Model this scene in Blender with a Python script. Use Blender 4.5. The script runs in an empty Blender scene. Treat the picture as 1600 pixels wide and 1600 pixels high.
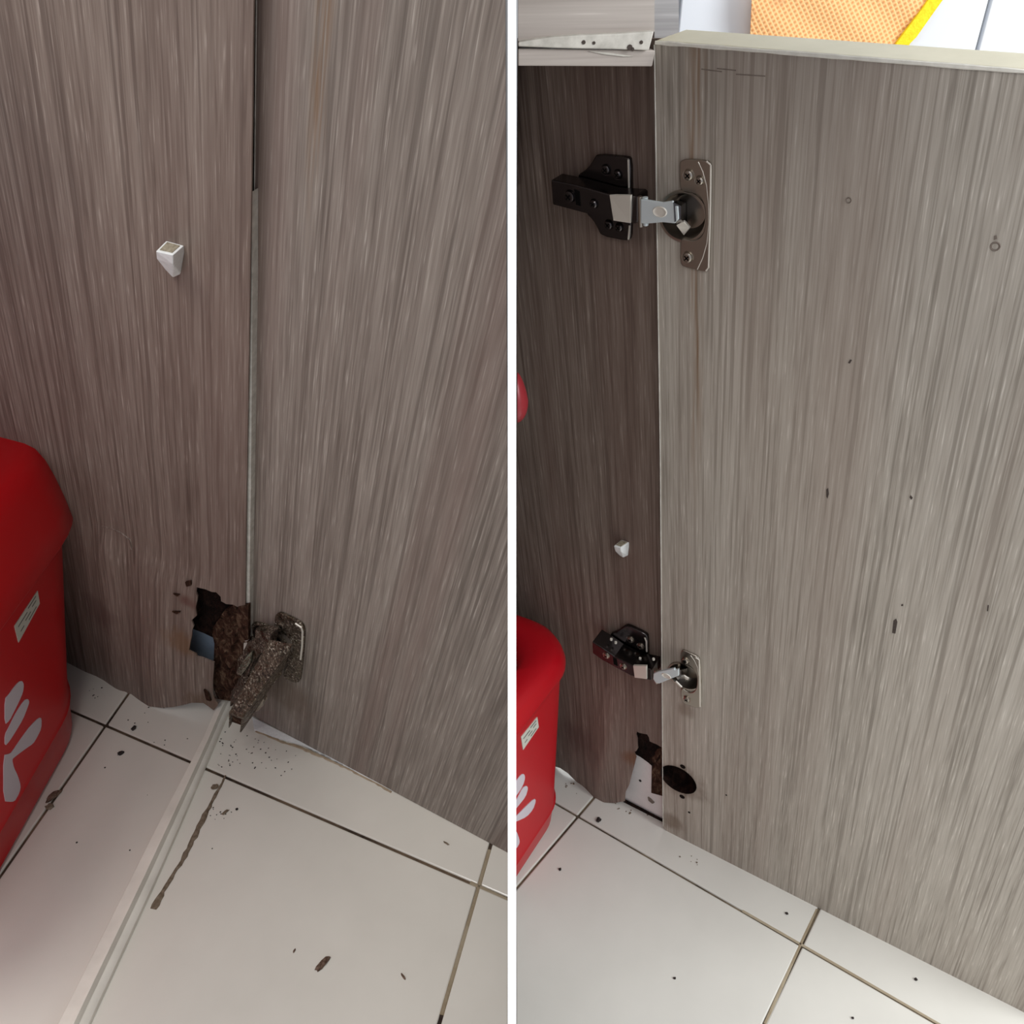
import bpy, bmesh, math, random
from mathutils import Vector, Matrix, geometry
random.seed(7)
sc = bpy.context.scene
COL = sc.collection
# ------------------------------------------------------------------ camera
H = 0.75; PITCH = math.radians(35); F = 1400.0
CP, SP = math.cos(PITCH), math.sin(PITCH)
CAM = Vector((0, 0, H))
cd = bpy.data.cameras.new('camera'); cam = bpy.data.objects.new('camera', cd); COL.objects.link(cam)
cam.location = CAM; cam.rotation_euler = (math.radians(90) - PITCH, 0, 0)
cd.sensor_width = 36; cd.lens = F / 1600 * 36; cd.clip_start = 0.01; cd.clip_end = 50
sc.camera = cam
# ------------------------------------------------------------------ world, lights, exposure
sc.view_settings.view_transform = 'Standard'; sc.view_settings.look = 'None'
sc.view_settings.gamma = 1; sc.view_settings.use_curve_mapping = False
sc.view_settings.exposure = 0.0
W = bpy.data.worlds.new('World'); sc.world = W; W.use_nodes = True
bg = W.node_tree.nodes['Background']; bg.inputs[0].default_value = (0.86, 0.9, 1.0, 1); bg.inputs[1].default_value = 0.55
def area(name, loc, target, size, power, col=(1, 1, 1), sy=None):
    l = bpy.data.lights.new(name, 'AREA'); l.energy = power; l.color = col; l.size = size
    if sy: l.shape = 'RECTANGLE'; l.size_y = sy
    o = bpy.data.objects.new(name, l); COL.objects.link(o); o.location = loc
    o.rotation_euler = (Vector(target) - Vector(loc)).to_track_quat('-Z', 'Y').to_euler()
    return o
area('front_fill', (-0.1, -0.55, 1.7), (-0.15, 0.6, 0.2), 0.6, 7, (1, 0.99, 0.97))  # added soft fill from the front for the left corner
area('over_cabinet_fill', (-0.65, 0.0, 2.0), (-0.15, 0.5, 0.2), 0.5, 13, (1, 0.98, 0.95))  # added light above the left cabinet, leaves the floor inside it shaded
area('window_light', (1.5, -0.3, 1.3), (0.3, 0.5, 0.2), 0.9, 31, (0.97, 0.99, 1.0))
area('back_wall_fill', (0.9, 0.55, 1.5), (0.35, 1.0, 0.75), 0.5, 5, (0.93, 0.97, 1.0))  # added fill to brighten the wall behind the right door

# ------------------------------------------------------------------ helpers
def ray(px, py):
    cx, cy = (px - 800) / F, (py - 800) / F
    return Vector((cx, CP - cy * SP, -(cy * CP + SP)))       # depth 1 along the view axis
def at_z(px, py, z=0.0):
    r = ray(px, py); return CAM + r * ((z - H) / r.z)
def at_depth(px, py, d): return CAM + ray(px, py) * d
def project(p):
    q = p - CAM; cz = q.y * CP - q.z * SP; cy = -q.y * SP - q.z * CP
    return (800 + F * q.x / cz, 800 + F * cy / cz)
class Plane:
    def __init__(s, P, n, up=None):
        s.P = P.copy(); n = n.normalized()
        if n.dot(CAM - P) < 0: n = -n
        s.N = n
        up = up or Vector((0, 0, 1))
        s.ez = (up - n * up.dot(n)).normalized()
        s.ex = s.ez.cross(-n).normalized() * -1
        s.ex = s.ez.cross(n) * -1 if False else n.cross(s.ez) * -1
        M = Matrix((s.ex, -s.N, s.ez)).transposed()
        if M.determinant() < 0:
            s.ex = -s.ex; M = Matrix((s.ex, -s.N, s.ez)).transposed()
        s.M = Matrix.Translation(s.P) @ M.to_4x4()
    def at(s, px, py, w=0.0):
        r = ray(px, py); o = s.P + s.N * w
        return CAM + r * ((o - CAM).dot(s.N) / r.dot(s.N))
    def circle(s, c, r, n=28, w=0.0, a0=0):
        return [c + s.N * w + (s.ex * math.cos(a0 + 2 * math.pi * k / n) + s.ez * math.sin(a0 + 2 * math.pi * k / n)) * r for k in range(n)]
def base_plane(a, b, V):
    P, Q = at_z(*a), at_z(*b); up = ray(*V) * -1
    return Plane(P, (Q - P).cross(up), up)

MW = {}
def empty(name, loc, label=None, cat=None, group=None, kind=None, parent=None):
    o = bpy.data.objects.new(name, None); COL.objects.link(o); o.empty_display_size = 0.02
    M = Matrix.Translation(Vector(loc)); MW[o.name] = M
    if parent: o.parent = parent; o.matrix_basis = MW[parent.name].inverted() @ M
    else: o.matrix_basis = M
    tag(o, label, cat, group, kind); return o
def tag(o, label=None, cat=None, group=None, kind=None):
    if label: o['label'] = label
    if cat: o['category'] = cat
    if group: o['group'] = group
    if kind: o['kind'] = kind
    return o
CLIP = {'A': lambda: (Vector((-0.0030, 0, 0)), Vector((1, 0, 0))), 'B': lambda: (Vector((0.0030, 0, 0)), Vector((-1, 0, 0)))}
def mk(name, bm, mat, parent=None, frame=None, bevel=0, smooth=None, solid=0, clip=None, tri=False):
    if solid: thicken(bm, solid)
    if clip:
        co, no = CLIP[clip]()
        g = bm.verts[:] + bm.edges[:] + bm.faces[:]
        r = bmesh.ops.bisect_plane(bm, geom=g, plane_co=co, plane_no=no, clear_outer=True, dist=1e-6)
        if True:
            ee = [e for e in bm.edges if e.is_boundary and all(abs((v.co - co).dot(no)) < 1e-5 for v in e.verts)]
            if ee: bmesh.ops.holes_fill(bm, edges=ee, sides=0)
    bmesh.ops.recalc_face_normals(bm, faces=bm.faces[:])
    me = bpy.data.meshes.new(name)
    if frame is None:
        c = sum((v.co for v in bm.verts), Vector()) / max(1, len(bm.verts)); zmin = min(v.co.z for v in bm.verts)
        frame = Matrix.Translation((c.x, c.y, zmin))
    bm.transform(frame.inverted()); bm.normal_update(); bm.to_mesh(me); bm.free()
    o = bpy.data.objects.new(name, me); COL.objects.link(o); MW[o.name] = frame
    if parent: o.parent = parent; o.matrix_basis = MW[parent.name].inverted() @ frame
    else: o.matrix_basis = frame
    for m in (mat if isinstance(mat, (list, tuple)) else [mat]): me.materials.append(m)
    if smooth is not None:
        me.polygons.foreach_set('use_smooth', [True] * len(me.polygons)); me.update()
        me.set_sharp_from_angle(angle=math.radians(smooth))
    if bevel:
        m = o.modifiers.new('bev', 'BEVEL'); m.width = bevel; m.segments = 2; m.limit_method = 'ANGLE'; m.angle_limit = math.radians(35)
    return o
LASTN = [None]
def thicken(bm, t):
    """give an open board face its thickness, away from the front"""
    off = LASTN[0] * -t; vs = bm.verts[:]; fs = bm.faces[:]
    be = [(e.verts[0], e.verts[1]) for e in bm.edges if e.is_boundary]
    cp = {v: bm.verts.new(v.co + off) for v in vs}
    for f in fs: bm.faces.new([cp[v] for v in f.verts][::-1])
    for a, b in be: bm.faces.new((a, b, cp[b], cp[a]))
def chaikin(pts, n=1):
    for _ in range(n):
        q = []
        for i, a in enumerate(pts):
            b = pts[(i + 1) % len(pts)]
            q += [tuple(a[k] * .78 + b[k] * .22 for k in range(len(a))), tuple(a[k] * .22 + b[k] * .78 for k in range(len(a)))]
        pts = q
    return pts
def add_prism(bm, top, off):
    """closed prism: top outline (world points) and the same outline moved by off"""
    a = [bm.verts.new(p) for p in top]; b = [bm.verts.new(p + off) for p in top]
    bm.faces.new(a); bm.faces.new(b[::-1]); n = len(a)
    for i in range(n): bm.faces.new((a[i], b[i], b[(i + 1) % n], a[(i + 1) % n]))
    return bm
def plate(pl, outline, w0, w1, bm=None, rnd=0):
    """outline given in picture pixels, standing on plane pl between heights w0 and w1 (metres)"""
    if rnd: outline = chaikin(outline, rnd)
    bm = bm or bmesh.new()
    return add_prism(bm, [pl.at(x, y, w1) for x, y in outline], pl.N * (w0 - w1))
def hexa(bm, t, b):
    a = [bm.verts.new(p) for p in t]; c = [bm.verts.new(p) for p in b]
    bm.faces.new(a); bm.faces.new(c[::-1]); n = len(a)
    for i in range(n): bm.faces.new((a[i], c[i], c[(i + 1) % n], a[(i + 1) % n]))
    return bm
def hull(pts):
    bm = bmesh.new()
    for p in pts: bm.verts.new(p)
    r = bmesh.ops.convex_hull(bm, input=bm.verts[:])
    junk = [g for g in r['geom_interior'] if isinstance(g, bmesh.types.BMVert)]
    if junk: bmesh.ops.delete(bm, geom=list(set(junk)), context='VERTS')
    return bm
def inside(p, poly):
    x, y = p; c = False; n = len(poly)
    for i in range(n):
        x1, y1 = poly[i]; x2, y2 = poly[i - 1]
        if (y1 > y) != (y2 > y) and x < (x2 - x1) * (y - y1) / (y2 - y1) + x1: c = not c
    return c
def densify(poly, step):
    q = []
    for i, a in enumerate(poly):
        b = poly[(i + 1) % len(poly)]; n = max(1, int(math.hypot(b[0] - a[0], b[1] - a[1]) / step))
        q += [(a[0] + (b[0] - a[0]) * k / n, a[1] + (b[1] - a[1]) * k / n) for k in range(n)]
    return q
def sheet(pl, outline, holes=(), wf=lambda x, y: 0.0, step=0):
    """a flat or gently bulged board face with true openings"""
    loops = [outline] + list(holes)
    if step: loops[0] = densify(outline, step)
    vs, es = [], []
    for L in loops:
        k = len(vs); vs += [Vector(p) for p in L]; es += [(k + i, k + (i + 1) % len(L)) for i in range(len(L))]
    if step:
        xs = [p[0] for p in outline]; ys = [p[1] for p in outline]
        x = min(xs) + step / 2
        while x < max(xs):
            y = min(ys) + step / 2
            while y < max(ys):
                if inside((x, y), outline) and not any(inside((x, y), h) for h in holes): vs.append(Vector((x, y)))
                y += step
            x += step
    ov, oe, of = geometry.delaunay_2d_cdt(vs, es, [], 0, 1e-4)[:3]
    bm = bmesh.new(); bv = [bm.verts.new(pl.at(v[0], v[1], wf(v[0], v[1]))) for v in ov]
    for f in of:
        c = (sum(ov[i][0] for i in f) / 3, sum(ov[i][1] for i in f) / 3)
        if inside(c, outline) and not any(inside(c, h) for h in holes):
            a, b, d = (bv[i] for i in f); n = (b.co - a.co).cross(d.co - a.co)
            if n.length < 1e-12: continue
            bm.faces.new((a, b, d) if n.dot(pl.N) > 0 else (a, d, b))
    for v in [v for v in bm.verts if not v.link_faces]: bm.verts.remove(v)
    LASTN[0] = pl.N
    return bm
def box(bm, lo, hi):
    x0, y0, z0 = lo; x1, y1, z1 = hi
    return add_prism(bm, [Vector(p) for p in ((x0, y0, z1), (x1, y0, z1), (x1, y1, z1), (x0, y1, z1))], Vector((0, 0, z0 - z1)))
def cyl(bm, c, ax, r, h, n=20, r2=None):
    ax = ax.normalized(); u = ax.orthogonal().normalized(); v = ax.cross(u); r2 = r if r2 is None else r2
    a = [bm.verts.new(c + (u * math.cos(2 * math.pi * k / n) + v * math.sin(2 * math.pi * k / n)) * r) for k in range(n)]
    b = [bm.verts.new(c + ax * h + (u * math.cos(2 * math.pi * k / n) + v * math.sin(2 * math.pi * k / n)) * r2) for k in range(n)]
    bm.faces.new(a[::-1]); bm.faces.new(b)
    for i in range(n): bm.faces.new((a[i], a[(i + 1) % n], b[(i + 1) % n], b[i]))
    return bm
def lathe(bm, c, u, v, ax, prof, n=28):
    """prof: list of (radius, height); open surface of revolution"""
    rings = [[bm.verts.new(c + ax * h + (u * math.cos(2 * math.pi * k / n) + v * math.sin(2 * math.pi * k / n)) * r) for k in range(n)] for r, h in prof]
    for a, b in zip(rings, rings[1:]):
        for i in range(n): bm.faces.new((a[i], a[(i + 1) % n], b[(i + 1) % n], b[i]))
    return rings
def ribbon(bm, pts, N, width, height):
    """thin raised ribbon following points"""
    prev = None; n = len(pts)
    for i, p in enumerate(pts):
        d = (pts[min(i + 1, n - 1)] - pts[max(i - 1, 0)]).normalized(); s = d.cross(N).normalized()
        wd = (width[i] if isinstance(width, (list, tuple)) else width) / 2
        q = [bm.verts.new(p - s * wd), bm.verts.new(p - s * wd * .6 + N * height), bm.verts.new(p + s * wd * .6 + N * height), bm.verts.new(p + s * wd)]
        if prev:
            for k in range(4): bm.faces.new((prev[k], prev[(k + 1) % 4], q[(k + 1) % 4], q[k]))
        else: bm.faces.new(q[::-1])
        prev = q
    bm.faces.new(prev); return bm
def interp(pts, step):
    out = []
    for a, b in zip(pts, pts[1:]):
        n = max(1, int((b - a).length / step)); out += [a.lerp(b, k / n) for k in range(n)]
    return out + [pts[-1]]

# ------------------------------------------------------------------ materials
def s2l(c): return tuple((x / 255 / 12.92 if x / 255 <= .04045 else ((x / 255 + .055) / 1.055) ** 2.4) for x in c) + (1,)
class NT:
    def __init__(s, name):
        s.m = bpy.data.materials.new(name); s.m.use_nodes = True; s.t = s.m.node_tree; s.b = s.t.nodes['Principled BSDF']
        s.tc = s.n('ShaderNodeTexCoord')
    def n(s, k, **kw):
        x = s.t.nodes.new(k)
        for a, b in kw.items(): setattr(x, a, b)
        return x
    def l(s, a, b): s.t.links.new(a, b)
    def noise(s, scale3, detail=3, rough=.5, dist=0.0, off=(0, 0, 0)):
        mp = s.n('ShaderNodeMapping'); mp.inputs['Scale'].default_value = scale3; mp.inputs['Location'].default_value = off
        s.l(s.tc.outputs['Object'], mp.inputs[0])
        x = s.n('ShaderNodeTexNoise'); x.inputs['Scale'].default_value = 1; x.inputs['Detail'].default_value = detail
        x.inputs['Roughness'].default_value = rough; x.inputs['Distortion'].default_value = dist
        s.l(mp.outputs[0], x.inputs[0]); return x.outputs['Fac']
    def math(s, op, a, b=None, c=None):
        x = s.n('ShaderNodeMath', operation=op)
        for i, v in enumerate((a, b, c)):
            if v is None: continue
            if isinstance(v, (int, float)): x.inputs[i].default_value = v
            else: s.l(v, x.inputs[i])
        return x.outputs[0]
    def ramp(s, fac, stops, interp='LINEAR'):
        x = s.n('ShaderNodeValToRGB'); x.color_ramp.interpolation = interp; e = x.color_ramp.elements
        while len(e) < len(stops): e.new(.5)
        for k, (p, c) in enumerate(stops): e[k].position = p; e[k].color = c if len(c) == 4 else s2l(c)
        s.l(fac, x.inputs[0]); return x.outputs[0]
    def mix(s, fac, a, b, mode='MIX'):
        x = s.n('ShaderNodeMix', data_type='RGBA', blend_type=mode)
        for sock, v in ((x.inputs[0], fac), (x.inputs[6], a), (x.inputs[7], b)):
            if isinstance(v, (int, float)): sock.default_value = v
            elif isinstance(v, tuple): sock.default_value = v if len(v) == 4 else s2l(v)
            else: s.l(v, sock)
        return x.outputs[2]
    def bump(s, h, strength, dist=.001):
        x = s.n('ShaderNodeBump'); x.inputs['Strength'].default_value = strength; x.inputs['Distance'].default_value = dist
        s.l(h, x.inputs['Height']); s.l(x.outputs[0], s.b.inputs['Normal'])
    def fin(s, col=None, rough=.5, metal=0, spec=.5, coat=0):
        if col is not None:
            if isinstance(col, tuple): s.b.inputs['Base Color'].default_value = col if len(col) == 4 else s2l(col)
            else: s.l(col, s.b.inputs['Base Color'])
        if isinstance(rough, (int, float)): s.b.inputs['Roughness'].default_value = rough
        else: s.l(rough, s.b.inputs['Roughness'])
        s.b.inputs['Metallic'].default_value = metal; s.b.inputs['Specular IOR Level'].default_value = spec; s.b.inputs['Coat Weight'].default_value = coat
        return s.m
def wood(name, dark, mid, light, k=1.0, tint=(120, 95, 85), tintamt=.35, streaks=(), off=(0, 0, 0), axis='Z', blots=()):
    """grey-brown laminate, grain along local Z; k = scale of the grain; streaks = rusty runs (local x, half width, z from, z to)"""
    t = NT(name)
    def sc3(a, b): return (a * k, a * k * .2, b * k) if axis == 'Z' else (b * k, a * k * .2, a * k)
    fine = t.noise(sc3(860, 22), 2, .62, 0, off); mid1 = t.noise(sc3(250, 5), 3, .6, .3, off); band = t.noise(sc3(48, .8), 3, .6, .6, off)
    specks = t.noise(sc3(1200, 75), 1, .5, 0, off)
    f = t.math('MULTIPLY_ADD', fine, .42, t.math('MULTIPLY_ADD', mid1, .34, t.math('MULTIPLY', band, .24)))
    col = t.ramp(f, [(.34, dark), (.47, mid), (.56, tuple((a + b) / 2 for a, b in zip(mid, light))), (.67, light)])
    lines = t.ramp(t.math('MULTIPLY_ADD', fine, .6, t.math('MULTIPLY', specks, .4)), [(.58, (0, 0, 0, 1)), (.66, (1, 1, 1, 1))])
    col = t.mix(t.math('MULTIPLY', lines, .42), col, tuple(min(255, c + 34) for c in light))
    dk = t.ramp(t.noise(sc3(430, 4.5), 2, .55, .2, tuple(o + 3.3 for o in off)), [(.36, (1, 1, 1, 1)), (.45, (0, 0, 0, 1))])
    col = t.mix(t.math('MULTIPLY', dk, .6), col, dark)
    tn = t.ramp(t.noise(sc3(16, .9), 2, .5, .4, tuple(o + 7.7 for o in off)), [(.45, (0, 0, 0, 1)), (.62, (1, 1, 1, 1))])
    col = t.mix(t.math('MULTIPLY', tn, tintamt), col, tint)
    sep = t.n('ShaderNodeSeparateXYZ'); t.l(t.tc.outputs['Object'], sep.inputs[0])
    wob = t.math('MULTIPLY', t.math('SUBTRACT', t.noise((30, 1, 9), 2), .5), .02)
    for (x0, hw, z0, z1, c, amt) in streaks:
        dx = t.math('ABSOLUTE', t.math('SUBTRACT', t.math('ADD', sep.outputs[0], wob), x0))
        m = t.n('ShaderNodeMapRange'); m.inputs[1].default_value = 0; m.inputs[2].default_value = hw; m.inputs[3].default_value = 1; m.inputs[4].default_value = 0; t.l(dx, m.inputs[0])
        e = t.n('ShaderNodeMapRange'); e.interpolation_type = 'SMOOTHSTEP'; e.inputs[1].default_value = z0; e.inputs[2].default_value = z1; t.l(sep.outputs[2], e.inputs[0])
        fac = t.math('MULTIPLY', t.math('MULTIPLY', m.outputs[0], e.outputs[0]), t.math('MULTIPLY', t.ramp(t.noise((500, 50, 14), 3), [(.38, (0, 0, 0, 1)), (.6, (1, 1, 1, 1))]), amt))
        col = t.mix(fac, col, c)
    for (x0, z0, r, c, amt) in blots:
        dx = t.math('SUBTRACT', sep.outputs[0], x0); dz = t.math('SUBTRACT', sep.outputs[2], z0)
        d = t.math('SQRT', t.math('ADD', t.math('MULTIPLY', dx, dx), t.math('MULTIPLY', dz, dz)))
        d = t.math('MULTIPLY_ADD', t.math('SUBTRACT', t.noise((160, 160, 60), 3), .5), r * .9, d)
        m = t.n('ShaderNodeMapRange'); m.interpolation_type = 'SMOOTHSTEP'; m.inputs[1].default_value = r * .25; m.inputs[2].default_value = r; m.inputs[3].default_value = amt; m.inputs[4].default_value = 0; t.l(d, m.inputs[0])
        col = t.mix(m.outputs[0], col, c)
    t.bump(f, .25, .0004)
    return t.fin(col, .52, 0, .35)
def plain(name, col, rough=.5, metal=0, spec=.5, coat=0, var=0, vs=30, bumpy=0, bs=200):
    t = NT(name); c = col
    if var:
        a = tuple(max(0, x - var) for x in col); b = tuple(min(255, x + var) for x in col)
        c = t.ramp(t.noise((vs, vs, vs), 4, .6), [(.3, a), (.7, b)])
    if bumpy: t.bump(t.noise((bs, bs, bs), 3), bumpy, .001)
    return t.fin(c, rough, metal, spec, coat)

M_tileA = plain('glazed_tile_before', (222, 217, 206), .22, spec=.5, var=4, vs=9)
M_tileB = plain('glazed_tile_after', (214, 212, 204), .22, spec=.5, var=4, vs=9)
def grout(name, c1, c2):
    t = NT(name); return t.fin(t.ramp(t.noise((14, 14, 14), 5, .7), [(.35, c1), (.65, c2)]), .95, 0, .1)
M_groutA = grout('dirty_grout_before', (52, 43, 38), (120, 102, 84))
M_groutB = grout('dirty_grout_after', (70, 62, 54), (150, 135, 112))
M_groutL = grout('tan_grout', (140, 124, 100), (172, 160, 138))
M_wallB = plain('white_wall_tile', (222, 226, 232), .3)
M_white = plain('white_edge_band', (240, 240, 240), .5)
M_pin = plain('white_plastic', (240, 242, 240), .35, var=8, vs=300)
M_pindirt = plain('grimy_plastic', (150, 140, 120), .7, var=25, vs=600)
M_nickel = plain('dark_nickel', (176, 168, 157), .30, metal=1)
M_nickeld = plain('nickel_dark_reflection', (84, 80, 80), .22, metal=1)  # nickel darkened so its colour carries the dark reflections
M_zinc = plain('bright_zinc', (222, 232, 234), .4, metal=.35)
M_satin = plain('satin_zinc_highlight', (232, 226, 214), .42, metal=.3)  # pale metal, also paints the highlights on hinge edges and facets
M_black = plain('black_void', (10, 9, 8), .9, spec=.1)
M_red = plain('red_plastic', (196, 0, 14), .33, spec=.5)
M_redB = plain('dull_red_plastic', (178, 8, 24), .33, spec=.5)
M_print = plain('white_print', (205, 196, 203), .5)
M_paper = plain('sticker_paper', (196, 196, 184), .6)
M_ink = plain('sticker_ink', (90, 92, 88), .7)
M_strip = plain('white_pvc', (232, 226, 214), .35, var=10, vs=25)
M_crumb = plain('brown_crumb', (98, 74, 58), .9, var=30, vs=400, bumpy=.8, bs=900)
M_crumbd = plain('dark_crumb', (42, 34, 30), .9, var=12, vs=500)
M_resid = plain('brown_residue', (112, 96, 78), .9, var=26, vs=260)
M_blue = plain('grey_blue_sheet', (120, 134, 150), .6, var=10, vs=60)
M_sheetw = plain('white_backing_sheet', (226, 220, 218), .6, var=6, vs=60)
M_topedge = plain('pale_edge_strip', (196, 189, 164), .55, var=6, vs=30)
M_rail = wood('pale_rail_laminate', (160, 150, 142), (180, 171, 163), (198, 190, 182), .35, axis='X', tintamt=.15)
M_lip = plain('white_edge_lip', (236, 232, 220), .6, var=10, vs=200)
M_worn = plain('worn_white_edge', (200, 196, 186), .7, var=16, vs=140)
def rustmat():
    t = NT('rusted_metal')
    n = t.noise((420, 420, 420), 5, .7); n2 = t.noise((90, 90, 90), 3, .6, 0, (4, 4, 4))
    c = t.ramp(n, [(.38, (28, 20, 15)), (.48, (72, 55, 44)), (.58, (112, 98, 82)), (.68, (228, 220, 204))])
    mt = t.ramp(n2, [(.45, (0, 0, 0, 1)), (.6, (1, 1, 1, 1))]); t.l(mt, t.b.inputs['Metallic'])
    c = t.mix(t.math('MULTIPLY', mt, .4), c, (140, 130, 112)); t.bump(n, 1.0, .0012)
    m = t.fin(c, t.ramp(n2, [(.4, (.85, .85, .85, 1)), (.6, (.22, .22, .22, 1))])); t.l(mt, t.b.inputs['Metallic']); return m
M_rust = rustmat()
def rotmat(name, a, b, c):
    t = NT(name); n = t.noise((150, 150, 60), 5, .7, .4)
    t.bump(n, 1.0, .003); return t.fin(t.ramp(n, [(.3, a), (.5, b), (.72, c)]), .95, 0, .1)
M_rot = rotmat('rotten_chipboard', (26, 15, 11), (66, 44, 34), (128, 106, 86))
M_rotd = rotmat('shaded_rotten_chipboard', (9, 7, 6), (26, 16, 13), (52, 34, 27))  # rot with the shade of holes and gaps put into its colour
def clothmat():
    t = NT('peach_mesh_cloth')
    mp = t.n('ShaderNodeMapping'); mp.inputs['Rotation'].default_value = (0, .6, 0); mp.inputs['Scale'].default_value = (250, 250, 250); t.l(t.tc.outputs['Object'], mp.inputs[0])
    sp = t.n('ShaderNodeSeparateXYZ'); t.l(mp.outputs[0], sp.inputs[0])
    a = t.math('ABSOLUTE', t.math('SINE', t.math('MULTIPLY', sp.outputs[0], 3.1416))); b = t.math('ABSOLUTE', t.math('SINE', t.math('MULTIPLY', sp.outputs[2], 3.1416)))
    g = t.math('MULTIPLY', a, b)
    c = t.ramp(g, [(.1, (246, 196, 140)), (.75, (236, 172, 112)), (.95, (214, 142, 92))])
    c = t.mix(t.ramp(t.noise((22, 22, 22), 3), [(.58, (0, 0, 0, 1)), (.7, (.5, .5, .5, 1))]), c, (206, 140, 96))
    t.bump(g, .6, .001); return t.fin(c, .9, 0, .1)
M_cloth = clothmat(); M_yellow = plain('yellow_binding', (236, 208, 20), .8, var=12, vs=200, bumpy=.6, bs=500)

# ------------------------------------------------------------------ the two corners: base lines of boards
PAd = base_plane((395, 1120), (794, 1333), (358, 2130))
PAs = base_plane((100, 1033), (388, 1128), (358, 2130))
PBd = base_plane((1035, 1295), (1585, 1574), (1075, 2700))
PBs = base_plane((868, 1200), (1035, 1285), (1075, 2700))
def loc(pl, px, py):
    q = pl.M.inverted() @ pl.at(px, py); return q.x, q.z

# ------------------------------------------------------------------ structure: partition, floor, walls
cc = lambda py, d: at_depth(800, py, d)
Z0 = 0.33; T = 6.5 / F * Z0
prof = [cc(-60, Z0), cc(1660, Z0)]
M_partwood = wood('partition_laminate', (58, 48, 45), (84, 72, 67), (110, 98, 92), 1.0)
bm = bmesh.new()
pts = [prof[0], prof[1], Vector((0, prof[1].y, 0)), Vector((0, 1.0, 0)), Vector((0, 1.0, 1.0)), Vector((0, prof[0].y, 1.0))]
add_prism(bm, [p + Vector((-T, 0, 0)) for p in pts], Vector((2 * T, 0, 0)))
bmesh.ops.recalc_face_normals(bm, faces=bm.faces[:])
for f in bm.faces: f.material_index = 1 if abs(f.normal.x) > .9 else 0
part = mk('added_divider', bm, [M_white, M_partwood])  # added divider between the two views, built as a thin board
tag(part, 'thin white-edged divider board added between the two cabinet corners', kind='structure')

def clip2(poly, xmin=None, xmax=None):
    for lim, sgn in ((xmin, 1), (xmax, -1)):
        if lim is None or not poly: continue
        out = []
        for i, a in enumerate(poly):
            b = poly[(i + 1) % len(poly)]; da = (a.x - lim) * sgn; db = (b.x - lim) * sgn
            if da >= 0: out.append(a)
            if (da >= 0) != (db >= 0): out.append(a.lerp(b, da / (da - db)))
        poly = out
    return poly
def tiles(parent, A0, A1, D0, D1, gap, mat, i0, i1, j0, j1, xmin, xmax, nm='tile', wide=1.0):
    s = (A1 - A0).length
    def F_(i): return D0.normalized().lerp(D1.normalized(), min(1, max(0, i))).normalized()
    def corner(i, j):
        i = 1 + (i - 1) * wide if i > 1 else i
        return A0 + (A1 - A0) * i + F_(i) * j * s
    for i in range(i0, i1):
        for j in range(j0, j1):
            q = [corner(i, j), corner(i + 1, j), corner(i + 1, j + 1), corner(i, j + 1)]
            c = sum(q, Vector()) / 4
            q = [p + ((c - p).normalized() * gap * .7) for p in q]
            q = clip2(q, xmin, xmax)
            if len(q) < 3: continue
            a = sum(((q[k].x - q[0].x) * (q[(k + 1) % len(q)].y - q[0].y) - (q[(k + 1) % len(q)].x - q[0].x) * (q[k].y - q[0].y)) for k in range(len(q)))
            if abs(a) < 4e-4: continue
            bm = bmesh.new(); dz = random.uniform(-.0002, .0002)
            add_prism(bm, [Vector((p.x, p.y, dz)) for p in q], Vector((0, 0, -.007)))
            o = mk(nm, bm, mat, parent, bevel=.0012)
floor = empty('floor', (0, 0.5, 0), kind='structure')
bm = box(bmesh.new(), (-1.6, -.6, -.01), (-.0028, 1.3, -.0018)); mk('grout', bm, M_groutA, floor)
bm = box(bmesh.new(), (.0028, -.6, -.01), (1.6, 1.3, -.0018)); mk('grout', bm, M_groutB, floor)
a0, a1 = at_z(165, 1133), at_z(748, 1384)
tiles(floor, a0, a1, at_z(20, 1340) - a0, at_z(690, 1586) - a1, .0032, M_tileA, -2, 3, -2, 3, None, -.003)
b0, b1 = at_z(903, 1275), at_z(1252, 1477)
tiles(floor, b0, b1, at_z(807, 1387) - b0, at_z(1200, 1586) - b1, .0022, M_tileB, -2, 4, -3, 3, .003, None, wide=1.45)
# tan joints where the grout is clean
def joint(a, b, w, mat=M_groutL):
    p, q = at_z(*a, -.0008), at_z(*b, -.0008); mk('grout_joint', ribbon(bmesh.new(), [p, q], Vector((0, 0, 1)), w, .0006), mat, floor)
joint((735, 1379), (793, 1406), .0036); joint((690, 1586), (765, 1328), .0036)
joint((1160, 1423), (1560, 1653), .0026); joint((1195, 1600), (1275, 1420), .0026)
wb = empty('wall_back', (.6, 1.0, 0), kind='structure')
mk('wall_body', box(bmesh.new(), (-1.6, 1.0, 0), (1.6, 1.05, 1.6)), plain('wall_grout', (186, 188, 190), .9), wb)
gx = (CAM + ray(1530, 45) * (1.0 / ray(1530, 45).y)).x
xs = [-1.5, -1.2, -.9, -.6, -.3, 0.02, gx - .3, gx, gx + .3]
for i in range(len(xs) - 1):
    for z0, z1 in ((0, .45), (.45, .9), (.9, 1.35)):
        if xs[i] < -.01 and xs[i + 1] > 0: continue
        mk('tile', box(bmesh.new(), (xs[i] + .002, .992, z0 + .002), (xs[i + 1] - .002, 1.0, z1 - .002)), M_wallB, wb, bevel=.001)

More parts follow.
